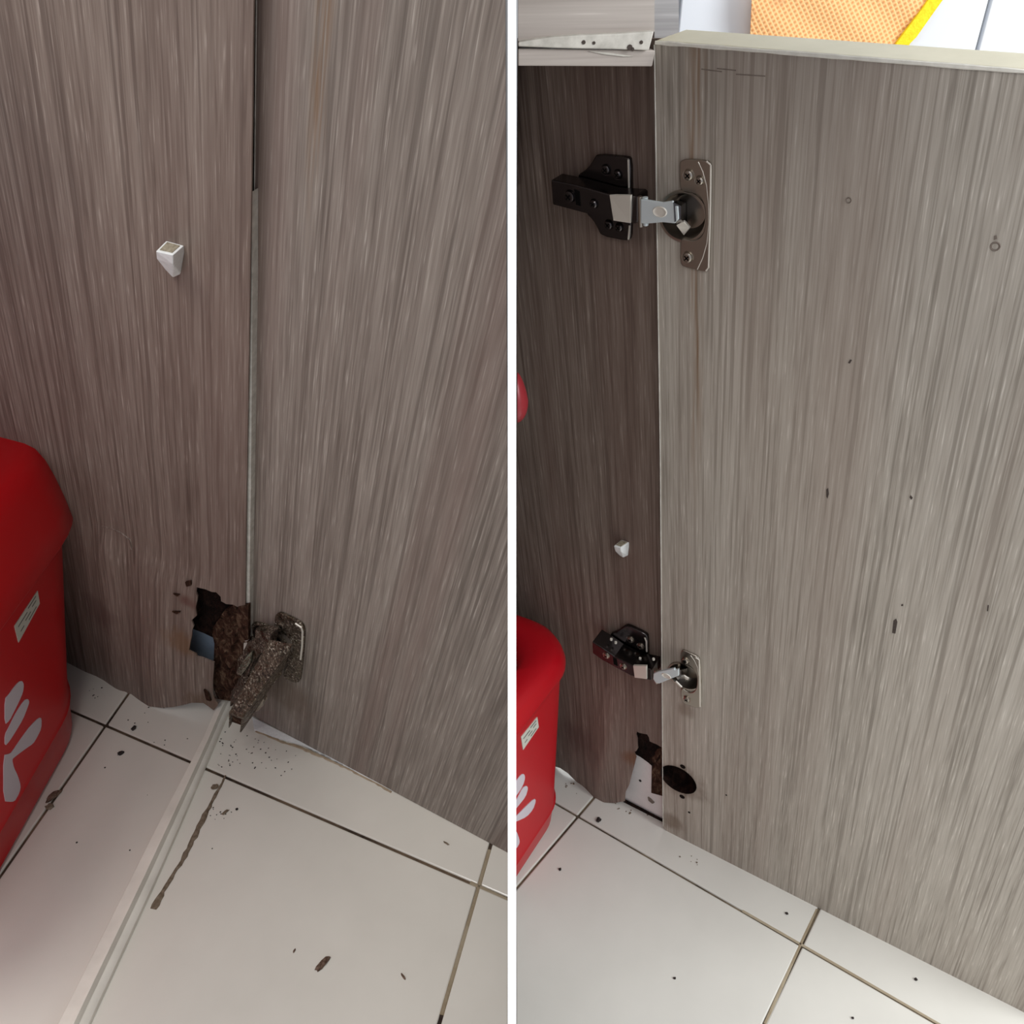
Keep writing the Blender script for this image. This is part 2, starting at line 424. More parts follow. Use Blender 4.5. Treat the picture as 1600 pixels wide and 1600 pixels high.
# ------------------------------------------------------------------ hinge pieces
def screw(pl, c, r, w, parent, mat=M_nickel, h=.0012):
    """pan-head screw with a cross recess; c is a pixel position, r in metres"""
    p = pl.at(c[0], c[1], w); bm = bmesh.new()
    rings = lathe(bm, p, pl.ex, pl.ez, pl.N, [(r * 1.25, 0), (r * 1.25, h * .3), (r * 1.02, h * .15), (r * .98, h), (r * .7, h * 1.5), (r * .6, h * 1.5)], 18)
    cx = bm.verts.new(p + pl.N * h * 1.5)
    a = rings[-1]
    for i in range(18): bm.faces.new((a[i], a[(i + 1) % 18], cx))
    nf = len(bm.faces); bmx = bm
    for k in range(2):
        an = math.pi / 4 + k * math.pi / 2; u = pl.ex * math.cos(an) + pl.ez * math.sin(an); v = pl.ex * -math.sin(an) + pl.ez * math.cos(an)
        q = p + pl.N * (h * 1.5 + .00012)
        add_prism(bmx, [q + u * r * .62 + v * r * .13, q - u * r * .62 + v * r * .13, q - u * r * .62 - v * r * .13, q + u * r * .62 - v * r * .13], pl.N * -.0003)
    bm.faces.ensure_lookup_table(); s = mk('screw', bm, [mat, M_black], parent, smooth=40)
    for k, f in enumerate(s.data.polygons): f.material_index = 1 if k >= nf else 0
    return s
def cup(pl, c, parent, mat=M_nickel, r=.0140, depth=.0085):
    """pressed steel cup sunk in the door with a thin flange"""
    p = pl.at(c[0], c[1], 0); bm = bmesh.new()
    rings = lathe(bm, p, pl.ex, pl.ez, pl.N, [(r * 1.06, 0), (r * 1.05, .0009), (r * .95, .0010), (r * .91, -.001), (r * .88, -depth * .7), (r * .7, -depth), (.001, -depth)], 36)
    bm.faces.new(rings[-1])
    return mk('cup', bm, mat, parent, smooth=40)
def circ_px(pl, c, r, n=32): return [project(q) for q in pl.circle(pl.at(*c), r, n)]

# ------------------------------------------------------------------ AFTER: cabinet with repaired hinges (right)
sx = lambda px, py: loc(PBd, px, py)
st = sx(1086, 560)[0]
hx, hz = sx(1066, 1220)
M_doorB = wood('door_laminate_after', (130, 121, 110), (172, 163, 151), (198, 190, 178), 1.0, (146, 128, 116), .4,
               streaks=[(st, .006, sx(1086, 840)[1], sx(1086, 520)[1], (128, 96, 66), .75)], off=(2, 0, 1),
               blots=[(hx, hz - .002, .030, (92, 70, 52), .7), (sx(1050, 1285)[0], sx(1050, 1285)[1], .018, (104, 82, 62), .6), (sx(1072, 1110)[0], sx(1072, 1110)[1], .012, (104, 84, 66), .45)])
M_sideB = wood('side_laminate_after', (88, 73, 65), (122, 106, 96), (152, 138, 127), 1.0, (108, 86, 77), .5, off=(5, 0, 3),
               blots=[(loc(PBs, 992, 1178)[0], loc(PBs, 992, 1178)[1], .014, (110, 72, 44), .7), (loc(PBs, 905, 1150)[0], loc(PBs, 905, 1150)[1], .03, (92, 70, 66), .5)])
cabB = empty('base_cabinet', PBs.at(1000, 1200), 'repaired grey wood-grain base cabinet with shiny nickel hinges and a full-height open door', 'cabinet')
hole_c = (1060, 1218)
CUP1, CUP2 = (1068, 338), (1070, 1056)
door_out = [(1021.5, 69), (1024, 66), (1300, 87.3), (2377, 170.1), (1640, 1602), (1042, 1299), (1036, 1293), (1031, 700)]
doorB = mk('door', sheet(PBd, door_out, [circ_px(PBd, CUP1, .0135), circ_px(PBd, CUP2, .0135), circ_px(PBd, hole_c, .0172)]), M_doorB, cabB, frame=PBd.M, solid=.018)
# pale edge strip on the top of the door: front lip and wide top
bm = bmesh.new()
def topz(px, py, w): return PBd.at(px, py, w)
f0, f1 = PBd.at(1024, 63.0, .0004), PBd.at(2377, 167.1, .0004)
up = Vector((0, 0, 1)); back = -PBd.N
back = Vector((back.x, back.y, 0)).normalized()
add_prism(bm, [f0, f1, f1 + back * .024 + up * .0030, f0 + back * .024 + up * .0030 + (f1 - f0).normalized() * .006], up * -.0015)
mk('top_edge', bm, M_topedge, doorB, bevel=.0008)
bm = bmesh.new(); n = 40
mk('edge_lip', ribbon(bm, [f0.lerp(f1, k / n) - up * .0010 for k in range(n + 1)], PBd.N, [.0019 + random.uniform(-.0004, .0005) for k in range(n + 1)], .0004), M_lip, doorB)
bm = ribbon(bmesh.new(), interp([PBd.at(1022.4, 70), PBd.at(1031.5, 700), PBd.at(1036, 1290)], .1), PBd.N, .0007, .0004)
mk('side_edge', bm, M_worn, doorB)
# old hinge bore
p = PBd.at(*hole_c); bm = bmesh.new()
rg = lathe(bm, p, PBd.ex, PBd.ez, PBd.N, [(.0176, .0003), (.0172, .0001), (.0168, -.012), (.009, -.0126), (.001, -.0118)], 32); bm.faces.new(rg[-1])
mk('old_hinge_bore', bm, M_rotd, doorB, smooth=40)
for c, r in (((1067, 1197.5), .0026), ((1066, 1244.5), .0026), ((1077, 1269), .0012), ((1135, 1242), .0008)):
    mk('screw_hole', cyl(bmesh.new(), PBd.at(c[0], c[1], -.0002), PBd.N, r, .0004, 12), M_rotd, doorB)
def mark(pl, pts, parent, mat, w=.0003, nm='scratch'): return mk(nm, plate(pl, pts, 0, w), mat, parent)
M_mark = plain('dark_chip', (70, 60, 54), .9, var=12, vs=500); M_markl = plain('faint_mark', (120, 108, 98), .8, var=10, vs=500)
mark(PBd, [(1291, 765), (1294, 763), (1295, 772), (1293, 779), (1291, 776)], doorB, M_mark)
mark(PBd, [(1396, 970), (1400, 967), (1402, 972), (1399, 990), (1394, 989)], doorB, M_mark)
mark(PBd, [(1408, 945), (1411, 944), (1411, 947), (1408, 947)], doorB, M_mark)
mark(PBd, [(1543, 946), (1545, 946), (1544, 955), (1542, 955)], doorB, M_mark)
mark(PBd, [(1423, 774), (1426, 778), (1424, 781), (1421, 777)], doorB, M_mark)
mark(PBd, [(1328, 562), (1331, 563), (1328, 568), (1325, 567)], doorB, M_mark)
mark(PBd, [(1553, 369), (1557, 368), (1558, 373), (1553, 375)], doorB, M_markl)
for a, b in (((1096, 108), (1128, 112)), ((1150, 116), (1196, 119)), ((1120, 107), (1150, 110))):
    mk('scratch', ribbon(bmesh.new(), interp([PBd.at(*a), PBd.at(*b)], .004), PBd.N, .0006, .0001), M_markl, doorB)
for c, r in (((1326, 313), .0016), ((1555, 385), .0024)):
    q = PBd.at(*c, .0); bm = bmesh.new(); lathe(bm, q, PBd.ex, PBd.ez, PBd.N, [(r, .0), (r * .9, .0004), (r * .6, .0001)], 14); mk('ring_mark', bm, M_markl, doorB)

def bulgeB(x, y):
    t = max(0, min(1, (y - 1030) / 215)); t = t * t * (3 - 2 * t)
    s = math.exp(-((x - 945) / 42) ** 2) if x < 945 else math.exp(-((x - 945) / 60) ** 2)
    return .011 * t * s + .0012 * math.sin(x * .13 + y * .02) * t
sideB = [(780, 60), (1042, 60), (1046, 700), (1050, 1176), (1032, 1166.7), (1026.4, 1163.3), (1020.8, 1161), (1015.1, 1158.3), (1014, 1152.6), (1011.2, 1147.6), (1005, 1146.4), (999.4, 1145.3), (994.9, 1143),
         (993.8, 1148), (995.8, 1153.8), (996, 1162.8), (996.6, 1169.5), (993.8, 1174), (990.4, 1175), (993.8, 1183), (991.5, 1193), (987, 1210), (982.5, 1227), (977, 1238), (976.3, 1247), (975.8, 1252),
         (960, 1255), (945, 1254), (925, 1249), (912, 1236), (900, 1221), (887, 1208), (875, 1200), (868, 1198), (780, 1156)]
mk('side_panel', sheet(PBs, sideB, [], bulgeB, 11), M_sideB, cabB, frame=PBs.M, solid=.0012, clip='B', smooth=60)
mk('backing_sheet', plate(PBs, [(950, 1120), (1036, 1120), (1036, 1281.5), (977, 1251.5), (950, 1237)], -.0055, -.0026), M_sheetw, cabB)
def lumpy(pl, outline, w, amp, step, seed):
    rnd = random.Random(seed); d = {}
    def wf(x, y):
        k = (round(x, 2), round(y, 2)); d.setdefault(k, w + rnd.uniform(-amp, amp)); return d[k]
    return sheet(pl, outline, [], wf, step)
mk('rotten_core', lumpy(PBs, [(1024, 1168), (1036, 1160), (1036, 1244), (1017.6, 1239), (1018.5, 1196), (1019, 1185)], -.0012, .0005, 5, 3), M_rot, cabB, solid=.004)
mk('shaded_core', lumpy(PBs, [(985, 1136), (1014, 1140), (1034, 1160), (1031, 1185), (1019, 1197), (1012, 1191), (1001, 1183), (988, 1176)], -.0010, .0004, 5, 4), M_rotd, cabB, solid=.004)  # near-black board, shade inside the hole painted into it
mk('foot_gap_shade', plate(PBs, [(974, 1249), (1040, 1283.5), (1040, 1288), (974, 1254.5)], -.0015, -.0005), M_rotd, cabB)  # dark strip standing in for the shade under the sheet
mk('backing_chip', plate(PBs, [(1012, 1246), (1016, 1249), (1022, 1255), (1019, 1256), (1013, 1251)], -.0026, -.0012), M_markl, cabB)
mk('backing_chip', cyl(bmesh.new(), PBs.at(1000.5, 1219.5, -.0027), PBs.N, .0014, .0006, 10), M_crumbd, cabB)
for c in ((987, 1138), (980, 1149), (977, 1166), (984, 1183)):
    mark(PBs, [(c[0] - 2, c[1]), (c[0] + 1, c[1] - 1.5), (c[0] + 3, c[1] + 1), (c[0], c[1] + 2)], cabB, M_mark, .0008, 'chip')
# rails at the top of the opening
pR = at_depth(1022, 103, .462); pL = at_depth(806, 103, .452)
PR = Plane(pR, (pL - pR).cross(Vector((0, 0, 1))))
mk('top_rail', plate(PR, [(790, 76), (1024, 79), (1019, 104), (790, 103)], -.018, 0), M_rail, cabB, frame=PR.M, clip='B', bevel=.0005)
mk('rail_edge', plate(PR, [(790, 69), (860, 58), (905, 55), (960, 53), (1022, 49), (1014, 79), (960, 77), (880, 75.5), (790, 72)], -.004, .0025), M_worn, cabB, frame=PR.M, clip='B', bevel=.0006)
for c, r in (((1002, 66), .0009), ((984, 74), .0014), ((912, 66), .001), ((928, 67), .0008), ((988, 77), .001)):
    mk('chip', cyl(bmesh.new(), PR.at(c[0], c[1], .0025), PR.N, r, .0003, 8), M_mark, cabB)
mk('rail_splinter', plate(PR, [(920, 80), (950, 82), (990, 88), (975, 88.5), (945, 85)], 0, .0006), M_worn, cabB)
# drawer front above the rail and the board end beside it
mk('upper_front', plate(PR, [(790, -60), (1023, -60), (1022.5, 49.5), (960, 54), (905, 56), (860, 59), (790, 70)], -.02, -.002), M_rail, cabB, frame=PR.M, clip='B')
M_stile = wood('pale_stile', (150, 148, 148), (172, 170, 170), (190, 188, 188), .4, axis='X', tintamt=.05)
mk('stile', plate(PR, [(1022.5, -60), (1060, -60), (1061, 70), (1022.5, 70)], -.055, -.035), M_stile, cabB, frame=PR.M)
mk('cabinet_top', box(bmesh.new(), (.004, .30, .80), (.16, .62, .815)), M_sideB, cabB)

# ---- hinge, upper
def hinge_after(top):
    if top:
        hg = empty('hinge', PBd.at(*CUP1), 'clean nickel hinge with dark reflections painted in', parent=cabB)
        C = [(1061.6, 257), (1063, 252), (1071.6, 248.5), (1102, 250.5), (1109, 254), (1112, 262), (1111, 340), (1108, 418), (1104, 425), (1098, 424), (1067, 417), (1062.5, 410), (1063, 376), (1066, 373), (1083, 377), (1094, 372), (1100.6, 360), (1102.5, 340), (1100, 320), (1094, 308), (1086, 303), (1067, 300), (1062, 294)]
        mk('cup_plate', plate(PBd, chaikin(C), 0, .0017), M_nickel, hg, bevel=.0005, smooth=40)
        mk('edge_highlight', ribbon(bmesh.new(), interp([PBd.at(*q, .0017) for q in ((1104, 252), (1110.5, 258), (1110, 300), (1109.5, 340), (1107, 418), (1103, 423))], .01), PBd.N, .0009, .0005), M_satin, hg)  # bright strip painting the highlight along the cup plate edge
        mk('plate_groove', ribbon(bmesh.new(), [PBd.at(*q, .0017) for q in ((1091, 253), (1098, 268), (1104, 290), (1107, 320), (1107.5, 350), (1104.5, 380), (1098, 403), (1089.5, 421))], PBd.N, .0005, .0002), M_satin, hg)
        cup(PBd, CUP1, hg)
        for c, r in (((1076, 273.5), .0027), ((1093.5, 282), .0023), ((1074.5, 402), .0029)): screw(PBd, c, r, .0017, hg)
        Wg = [(901.9, 274), (913, 267), (922, 258), (928, 248), (931.5, 241.5), (980, 245.5), (985, 250), (986, 300), (986, 349), (985, 373), (980, 377), (939, 369), (933, 356), (926, 344), (916, 334), (903, 300)]
        mk('mounting_plate', plate(PBs, chaikin(Wg), 0, .0035), M_nickeld, hg, bevel=.0006, smooth=40)
        for a, b in (((982, 249), (983, 293)), ((984, 352), (982, 374))):
            mk('edge_highlight', ribbon(bmesh.new(), [PBs.at(*a, .0035), PBs.at(*b, .0035)], PBs.N, .0011, .0006), M_satin, hg)  # silver strips in place of the bevel highlights
        for c, r in (((947, 265), .0026), ((965.5, 272.5), .0024), ((951, 351), .0026), ((967.5, 355), .0024)): screw(PBs, c, r, .0035, hg, M_nickeld)
        A = [(860.6, 281), (900, 289), (952, 303.5), (993, 306), (997, 309), (997, 347), (993, 350), (956, 345), (905, 331), (863.5, 320)]
        mk('arm', plate(PBs, A, .004, .017), M_nickeld, hg, bevel=.0008)
        t = [PBs.at(952, 304.5, .0172), PBs.at(985.5, 305.5, .0195), PBs.at(985, 349, .0180), PBs.at(958, 344.8, .0170)]
        mk('arm_glint_facet', hexa(bmesh.new(), t, [p - PBs.N * .002 for p in t]), M_satin, hg, bevel=.0003)  # pale plate painting the reflection on the arm's facet
        for c, r in (((889.7, 307), .0033), ((928, 318.4), .0024)): screw(PBs, c, r, .017, hg, M_nickeld)
        mk('arm_slot', plate(PBs, [(897, 296), (905, 300), (907, 322), (900, 320)], .017, .0174), M_black, hg)
        L = [(1001, 311.5), (1010, 312.5), (1035, 316.5), (1051, 314), (1053, 321), (1059, 322.5), (1060, 343), (1054, 349.5), (1035, 347.5), (1008, 350), (1001, 349)]
        mk('link', plate(PBs, L, .0185, .0200), M_zinc, hg, bevel=.0004)
        q = PBs.at(1031, 331, .02); bm = bmesh.new()
        rr = lathe(bm, q, PBs.ex * 1.45, PBs.ez, PBs.N, [(.0031, 0), (.0027, .0005), (.0022, .0001), (.0012, .0002)], 20); bm.faces.new(rr[-1])
        mk('link_boss', bm, M_satin, hg, smooth=60)
        a, b = PBs.at(1000, 307, .0175), PBs.at(1001, 354, .0175); mk('pivot_pin', cyl(bmesh.new(), a, b - a, .0014, (b - a).length, 14), M_nickel, hg, smooth=40)
        a, b = PBs.at(1008, 308, .0165), PBs.at(1009, 352, .0165); mk('pivot_pin', cyl(bmesh.new(), a, b - a, .0016, (b - a).length, 14), M_zinc, hg, smooth=40)
        K = [PBs.at(1052, 316, .0205), PBs.at(1064, 322, .0185), PBs.at(1064, 343, .0185), PBs.at(1054, 347, .0205)]
        mk('link_root', hexa(bmesh.new(), K, [PBd.at(1060, 312, -.008), PBd.at(1072, 316, -.008), PBd.at(1072, 350, -.008), PBd.at(1060, 352, -.008)]), M_nickeld, hg)
        t = [PBd.at(1056, 352, .001), PBd.at(1068, 345, .001), PBd.at(1078, 356, -.002), PBd.at(1068, 368, -.002)]
        mk('cup_spring', hexa(bmesh.new(), t, [p - PBd.N * .002 for p in t]), M_satin, hg, bevel=.0004)
    else:
        hg = empty('hinge', PBd.at(*CUP2), 'clean nickel hinge reflecting the red bin', parent=cabB)
        C = [(1063.5, 1020), (1066, 1015.5), (1072, 1018), (1090, 1026.5), (1094, 1032), (1095, 1070), (1095.3, 1103), (1092, 1107.5), (1070, 1100), (1064.5, 1095), (1063, 1078), (1066, 1076), (1076, 1083), (1084, 1082), (1088.5, 1074), (1089.5, 1060), (1086, 1048), (1078, 1040), (1066, 1036), (1063, 1033)]
        mk('cup_plate', plate(PBd, chaikin(C), 0, .0017), M_nickel, hg, bevel=.0005, smooth=40)
        mk('edge_highlight', ribbon(bmesh.new(), interp([PBd.at(*q, .0017) for q in ((1087, 1027), (1092.5, 1031), (1093.5, 1070), (1093.8, 1104))], .01), PBd.N, .0011, .0005), M_satin, hg)  # edge highlight laid on as a pale strip
        mk('plate_groove', ribbon(bmesh.new(), [PBd.at(*q, .0017) for q in ((1079, 1024), (1085, 1032), (1090, 1043), (1092, 1056))], PBd.N, .0005, .0002), M_satin, hg)
        cup(PBd, CUP2, hg)
        for c in ((1071, 1032), (1073.2, 1092)): screw(PBd, c, .0028, .0017, hg)
        Wg = [(951, 992), (965, 986), (976, 978.5), (981, 978), (1008, 991), (1012, 996), (1012.5, 1022), (1012, 1046), (990, 1040), (960, 1022)]
        mk('mounting_plate', plate(PBs, chaikin(Wg), 0, .0035), M_nickeld, hg, bevel=.0006, smooth=40)
        mk('edge_highlight', ribbon(bmesh.new(), [PBs.at(1007.5, 996, .0035), PBs.at(1010, 1002, .0035), PBs.at(1010.5, 1018, .0035)], PBs.N, .0014, .0006), M_satin, hg)  # pale strip for the highlight at the plate's right edge
        for c in ((985, 999), (1001, 1009.5)): screw(PBs, c, .0028, .0035, hg, M_nickel)
        A = [(925, 1003), (941, 1013), (960, 1026), (988, 1040), (1017.9, 1046.5), (1018.5, 1063.5), (1010, 1062), (986, 1056), (969, 1047), (940, 1031), (926, 1021)]
        mk('arm', plate(PBs, A, .004, .021), M_nickeld, hg, bevel=.0007)
        t = [PBs.at(989, 1040.3, .0213), PBs.at(1010, 1040.8, .0225), PBs.at(1010.7, 1061.3, .0220), PBs.at(991.5, 1059, .0212)]
        mk('arm_glint_facet', hexa(bmesh.new(), t, [p - PBs.N * .002 for p in t]), M_satin, hg, bevel=.0003)  # bright facet of the arm, its reflection put in as colour
        mk('arm_slot', plate(PBs, [(957.5, 1027), (963, 1030), (965, 1041), (959, 1038)], .021, .0213), M_black, hg)
        for c in ((947.5, 1024), (974, 1041)): screw(PBs, c, .0026, .021, hg, M_nickel)
        for c in ((955, 1000), (962, 1005), (1000, 1030), (1021, 1031)): mk('rivet', cyl(bmesh.new(), PBs.at(c[0], c[1], .012), Vector((0, 0, 1)), .0011, .0016, 10), M_satin, hg)
        L = [(1021, 1053), (1028, 1050), (1053, 1044.8), (1055, 1047.5), (1060, 1046), (1060.3, 1056), (1045, 1062), (1030, 1068.3), (1024, 1067), (1020.5, 1061)]
        mk('link', plate(PBs, L, .0205, .0225), M_zinc, hg, bevel=.0004)
        q = PBs.at(1041, 1056, .0225); bm = bmesh.new()
        rr = lathe(bm, q, PBs.ex * 1.5, PBs.ez, PBs.N, [(.0028, 0), (.0024, .0005), (.002, .0001), (.0011, .0002)], 20); bm.faces.new(rr[-1])
        mk('link_boss', bm, M_satin, hg, smooth=60)
        a, b = PBs.at(1025, 1046, .019), PBs.at(1026, 1066, .019); mk('pivot_pin', cyl(bmesh.new(), a, b - a, .0018, (b - a).length, 14), M_nickel, hg, smooth=40)
        K = [PBs.at(1054, 1045, .0215), PBs.at(1064, 1047, .0185), PBs.at(1064, 1058, .0185), PBs.at(1056, 1058, .0215)]
        mk('link_root', hexa(bmesh.new(), K, [PBd.at(1062, 1040, -.008), PBd.at(1074, 1044, -.008), PBd.at(1074, 1068, -.008), PBd.at(1062, 1066, -.008)]), M_nickeld, hg)
        for a, b in (((1064, 1052), (1076, 1060)), ((1056, 1064), (1065, 1073))):
            mk('cup_spring', ribbon(bmesh.new(), [PBd.at(*a, .001), PBd.at(*b, .001)], PBd.N, .002, .0008), M_satin, hg)
    return hg
hinge_after(True); hinge_after(False)

# ---- white shelf pins
def shelf_pin(pl, top4, low, parent, d):
    a, b, c, f = top4
    pts = [pl.at(*a, 0), pl.at(*b, 0), pl.at(*c, d), pl.at(*f, d)]
    pts += [pl.at(x, y, w) for x, y, w in low]
    pin = mk('shelf_pin', hull(pts), M_pin, parent, bevel=.0006)
    cx = [sum(q[k] for q in top4) / 4 for k in (0, 1)]
    def tp(u, s=.72):
        p = [pl.at(*a, 0), pl.at(*b, 0), pl.at(*c, d), pl.at(*f, d)][u]; m = (pl.at(*a, 0) + pl.at(*b, 0) + pl.at(*c, d) + pl.at(*f, d)) / 4
        return m.lerp(p, s)
    q = [tp(k) for k in range(4)]; n = (q[1] - q[0]).cross(q[3] - q[0]).normalized(); n = n if n.z > 0 else -n
    mk('grimy_top', add_prism(bmesh.new(), [p + n * .0005 for p in q], n * -.001), M_pindirt, pin)
    return pin
pb = shelf_pin(PBs, [(971, 843), (983.5, 847), (970, 856), (959, 852.7)], [(961.5, 861.5, .008), (970.5, 862, .009), (974, 871.5, .002), (981.6, 868, 0), (983, 856, 0), (968, 868, .001)], cabB, .010)

# ------------------------------------------------------------------ BEFORE: cabinet with rotten board (left)
sxa = lambda px, py: loc(PAd, px, py)
M_doorA = wood('door_laminate_before', (98, 88, 80), (130, 119, 110), (162, 152, 142), .75, (122, 100, 92), .5, off=(1, 0, 6),
               streaks=[(sxa(497, 150)[0], .007, sxa(470, 420)[1], sxa(505, 20)[1], (120, 90, 62), .9)],
               blots=[(sxa(450, 1085)[0], sxa(450, 1085)[1], .045, (96, 74, 58), .5), (sxa(410, 990)[0], sxa(410, 990)[1], .035, (92, 72, 58), .4)])
lxa = lambda px, py: loc(PAs, px, py)
M_sideA = wood('side_laminate_before', (92, 77, 69), (126, 110, 100), (156, 142, 131), .75, (112, 92, 84), .5, off=(9, 0, 2),
               blots=[(lxa(298, 990)[0], lxa(298, 990)[1], .028, (120, 88, 58), .6), (lxa(300, 930)[0], lxa(300, 930)[1], .012, (96, 56, 48), .6),
                      (lxa(325, 1085)[0], lxa(325, 1085)[1], .026, (104, 80, 60), .6), (lxa(160, 950)[0], lxa(160, 950)[1], .035, (96, 72, 68), .45)])
cabA = empty('base_cabinet', PAs.at(380, 1120), 'damaged grey wood-grain base cabinet with a rotten hole, peeling side board and rusted loose hinge', 'cabinet')
doorA = mk('door', sheet(PAd, [(404, -330), (401, -40), (398.8, 200), (396, 420), (393.5, 620), (391.2, 820), (390, 960), (390.5, 1050), (392, 1117), (830, 1352), (830, -330)]), M_doorA, cabA, frame=PAd.M, solid=.018, clip='A')
mk('side_edge', ribbon(bmesh.new(), interp([PAd.at(400.9, 0), PAd.at(396.6, 420), PAd.at(391.8, 820), PAd.at(390.8, 960)], .1), PAd.N, .0008, .0004), M_worn, doorA)
def bulgeA(x, y):
    t = max(0, min(1, (y - 840) / 250)); t = t * t * (3 - 2 * t)
    yf = 818 + (x - 160) * .42                                  # fold line of the swollen laminate
    b = max(0, min(1, (y - yf) / 60)); b = b * b * (3 - 2 * b) * math.exp(-((x - 235) / 105) ** 4)
    c = .009 * math.exp(-((x - 165) / 13) ** 2) * max(0, min(1, (y - 815) / 40)) * max(0, 1 - (y - 815) / 260)
    r = .006 * math.exp(-((x - 200) / 12) ** 2) * b
    return .005 * b + .016 * t * math.exp(-((x - 245) / 75) ** 2) + c * .35 - r * .6 + .0012 * t * math.sin(x * .11)
sideA = [(-240, -330), (400, -330), (397, -40), (395.8, 14), (392.5, 300), (388.5, 560), (385, 760), (383, 945), (374.5, 950), (364, 944.8), (353.5, 943.9), (345.6, 939.5), (344.8, 932.5), (337.8, 925.5), (331, 925), (320.3, 920.6), (307, 917.6),
         (306.3, 925.5), (308.5, 932), (307.7, 938), (305.5, 950), (307, 962), (299.3, 969.3), (302.8, 978), (300, 985), (299.5, 994), (297.5, 1002.5), (294.9, 1016.5), (306.3, 1021.8), (308, 1026), (315, 1027), (327.3, 1032.3), (334.3, 1035),
         (333.9, 1046), (332.5, 1062), (332.2, 1084), (335, 1092), (341, 1100), (334, 1110), (326, 1104), (318, 1098.5), (300, 1098), (285, 1102), (270, 1105), (252, 1106), (235, 1104), (218, 1100), (205, 1095), (190, 1084), (165, 1070), (135, 1054), (118, 1044), (100, 1034), (-60, 979), (-240, 919)]
mk('side_panel', sheet(PAs, sideA, [], bulgeA, 11), M_sideA, cabA, frame=PAs.M, solid=.0014, smooth=60)
mk('edge_band', plate(PAs, [(393.2, 300), (394.5, 430), (392, 760), (390, 900), (391, 1060), (388, 1100), (380, 1060), (382.5, 900), (385.5, 700), (390, 480)], -.012, -.003), M_worn, cabA)
mk('seam_shade', plate(PAs, [(393, -325), (409, -325), (398, 500), (394, 900), (380, 900), (385, 500)], -.03, -.014), M_black, cabA)  # black strip standing in for shade in the seam
mk('shaded_core', lumpy(PAs, [(296, 905), (385, 935), (389, 990), (372, 1000), (345, 1002), (320, 990), (300, 982)], -.006, .0015, 7, 5), M_rotd, cabA, solid=.005)  # upper part of the hole, its shade painted as near-black core
mk('rotten_core', lumpy(PAs, [(330, 985), (350, 955), (372, 940), (389, 945), (391, 1060), (385, 1100), (340, 1092), (328, 1060), (334, 1030), (335, 1005)], -.0035, .002, 6, 6), M_rot, cabA, solid=.005)
mk('core_splinter', plate(PAs, [(372, 948), (388, 946), (388, 1000), (380, 1002), (374, 985), (369, 968)], -.003, .001), M_rot, cabA)
mk('backing_sheet', plate(PAs, [(285, 965), (350, 965), (350, 1050), (285, 1045)], -.014, -.010), M_blue, cabA)
for P4 in ([(270, 928), (280, 930), (277, 932.5)], [(268, 956), (281, 957), (276, 960)], [(289, 910), (297, 909), (298, 915), (291, 917)], [(318, 1078), (324, 1084), (329, 1096), (322, 1094)]):
    mk('chip', plate(PAs, P4, bulgeA(*P4[0]) - .001, bulgeA(*P4[0]) + .0014), M_rot, cabA)
mk('fold_crease', ribbon(bmesh.new(), [PAs.at(x, y, bulgeA(x, y)) for x, y in ((160, 822), (175, 826), (190, 833), (203, 843), (205, 858))], PAs.N, .0022, .0008), M_sideA, cabA)
shelf_pin(PAs, [(260, 376), (287.5, 383.5), (270.5, 398.5), (243.5, 392.5)], [(244.5, 404, .013), (270.5, 413, .014), (270, 433.5, .003), (276, 431, .001), (282.5, 428, 0), (288, 396, 0), (258, 421, .004)], cabA, .016)
# enclosure of the cabinet above and behind (unseen, added to darken its inside)
sA = at_z(350, 1090); sB = at_z(97, 1585)
dd = (sA - sB).normalized()
bm = bmesh.new(); add_prism(bm, [Vector((p.x, p.y, .815)) for p in (sA + dd * .02, sB - dd * .12, sB - dd * .12 + Vector((-.55, .25, 0)), sA + dd * .02 + Vector((-.55, .25, 0)))], Vector((0, 0, -.016)))
mk('cabinet_top', bm, M_sideA, cabA)
bm = bmesh.new(); q0, q1 = sA + Vector((-.50, .18, 0)), sB + Vector((-.55, .20, 0))
add_prism(bm, [Vector((p.x, p.y, .80)) for p in (q0, q1, q1 + Vector((-.015, 0, 0)), q0 + Vector((-.015, 0, 0)))], Vector((0, 0, -.79)))
mk('unseen_back_panel', bm, M_sideA, cabA)  # unseen board added to block light from the left

# ---- rusted hinge
hr = empty('hinge', PAd.at(450, 1010), 'rusted loose hinge', parent=cabA)
Cr = [(429, 963), (433, 958.5), (440, 959), (455, 966), (468, 973), (474.5, 981), (474.5, 1003), (472, 1035), (468.5, 1062), (464, 1068), (456, 1066), (444.5, 1061), (441, 1052), (450, 1038), (457, 1020), (456, 1004), (446, 992), (432, 988), (427, 980)]
mk('cup_plate', plate(PAd, chaikin(Cr), 0, .003), M_rust, hr, bevel=.0007)
mk('edge_highlight', ribbon(bmesh.new(), interp([PAd.at(*q, .003) for q in ((462, 974), (471, 980), (473, 986), (472.5, 1008), (470, 1030))], .006), PAd.N, .0018, .001), M_satin, hr)  # pale strip painting a highlight along the rusted edge
screw(PAd, (441.5, 977), .004, .003, hr, M_rust, .0018)
bm = bmesh.new(); lathe(bm, PAd.at(424, 1005), PAd.ex, PAd.ez, PAd.N, [(.0265, 0), (.026, .0025), (.024, .003), (.0225, .001)], 30); mk('cup_flange', bm, M_rust, hr, smooth=50)
mk('cup_pit', cyl(bmesh.new(), PAd.at(424, 1005, .0), PAd.N, .0235, .0008, 26), M_rotd, hr)
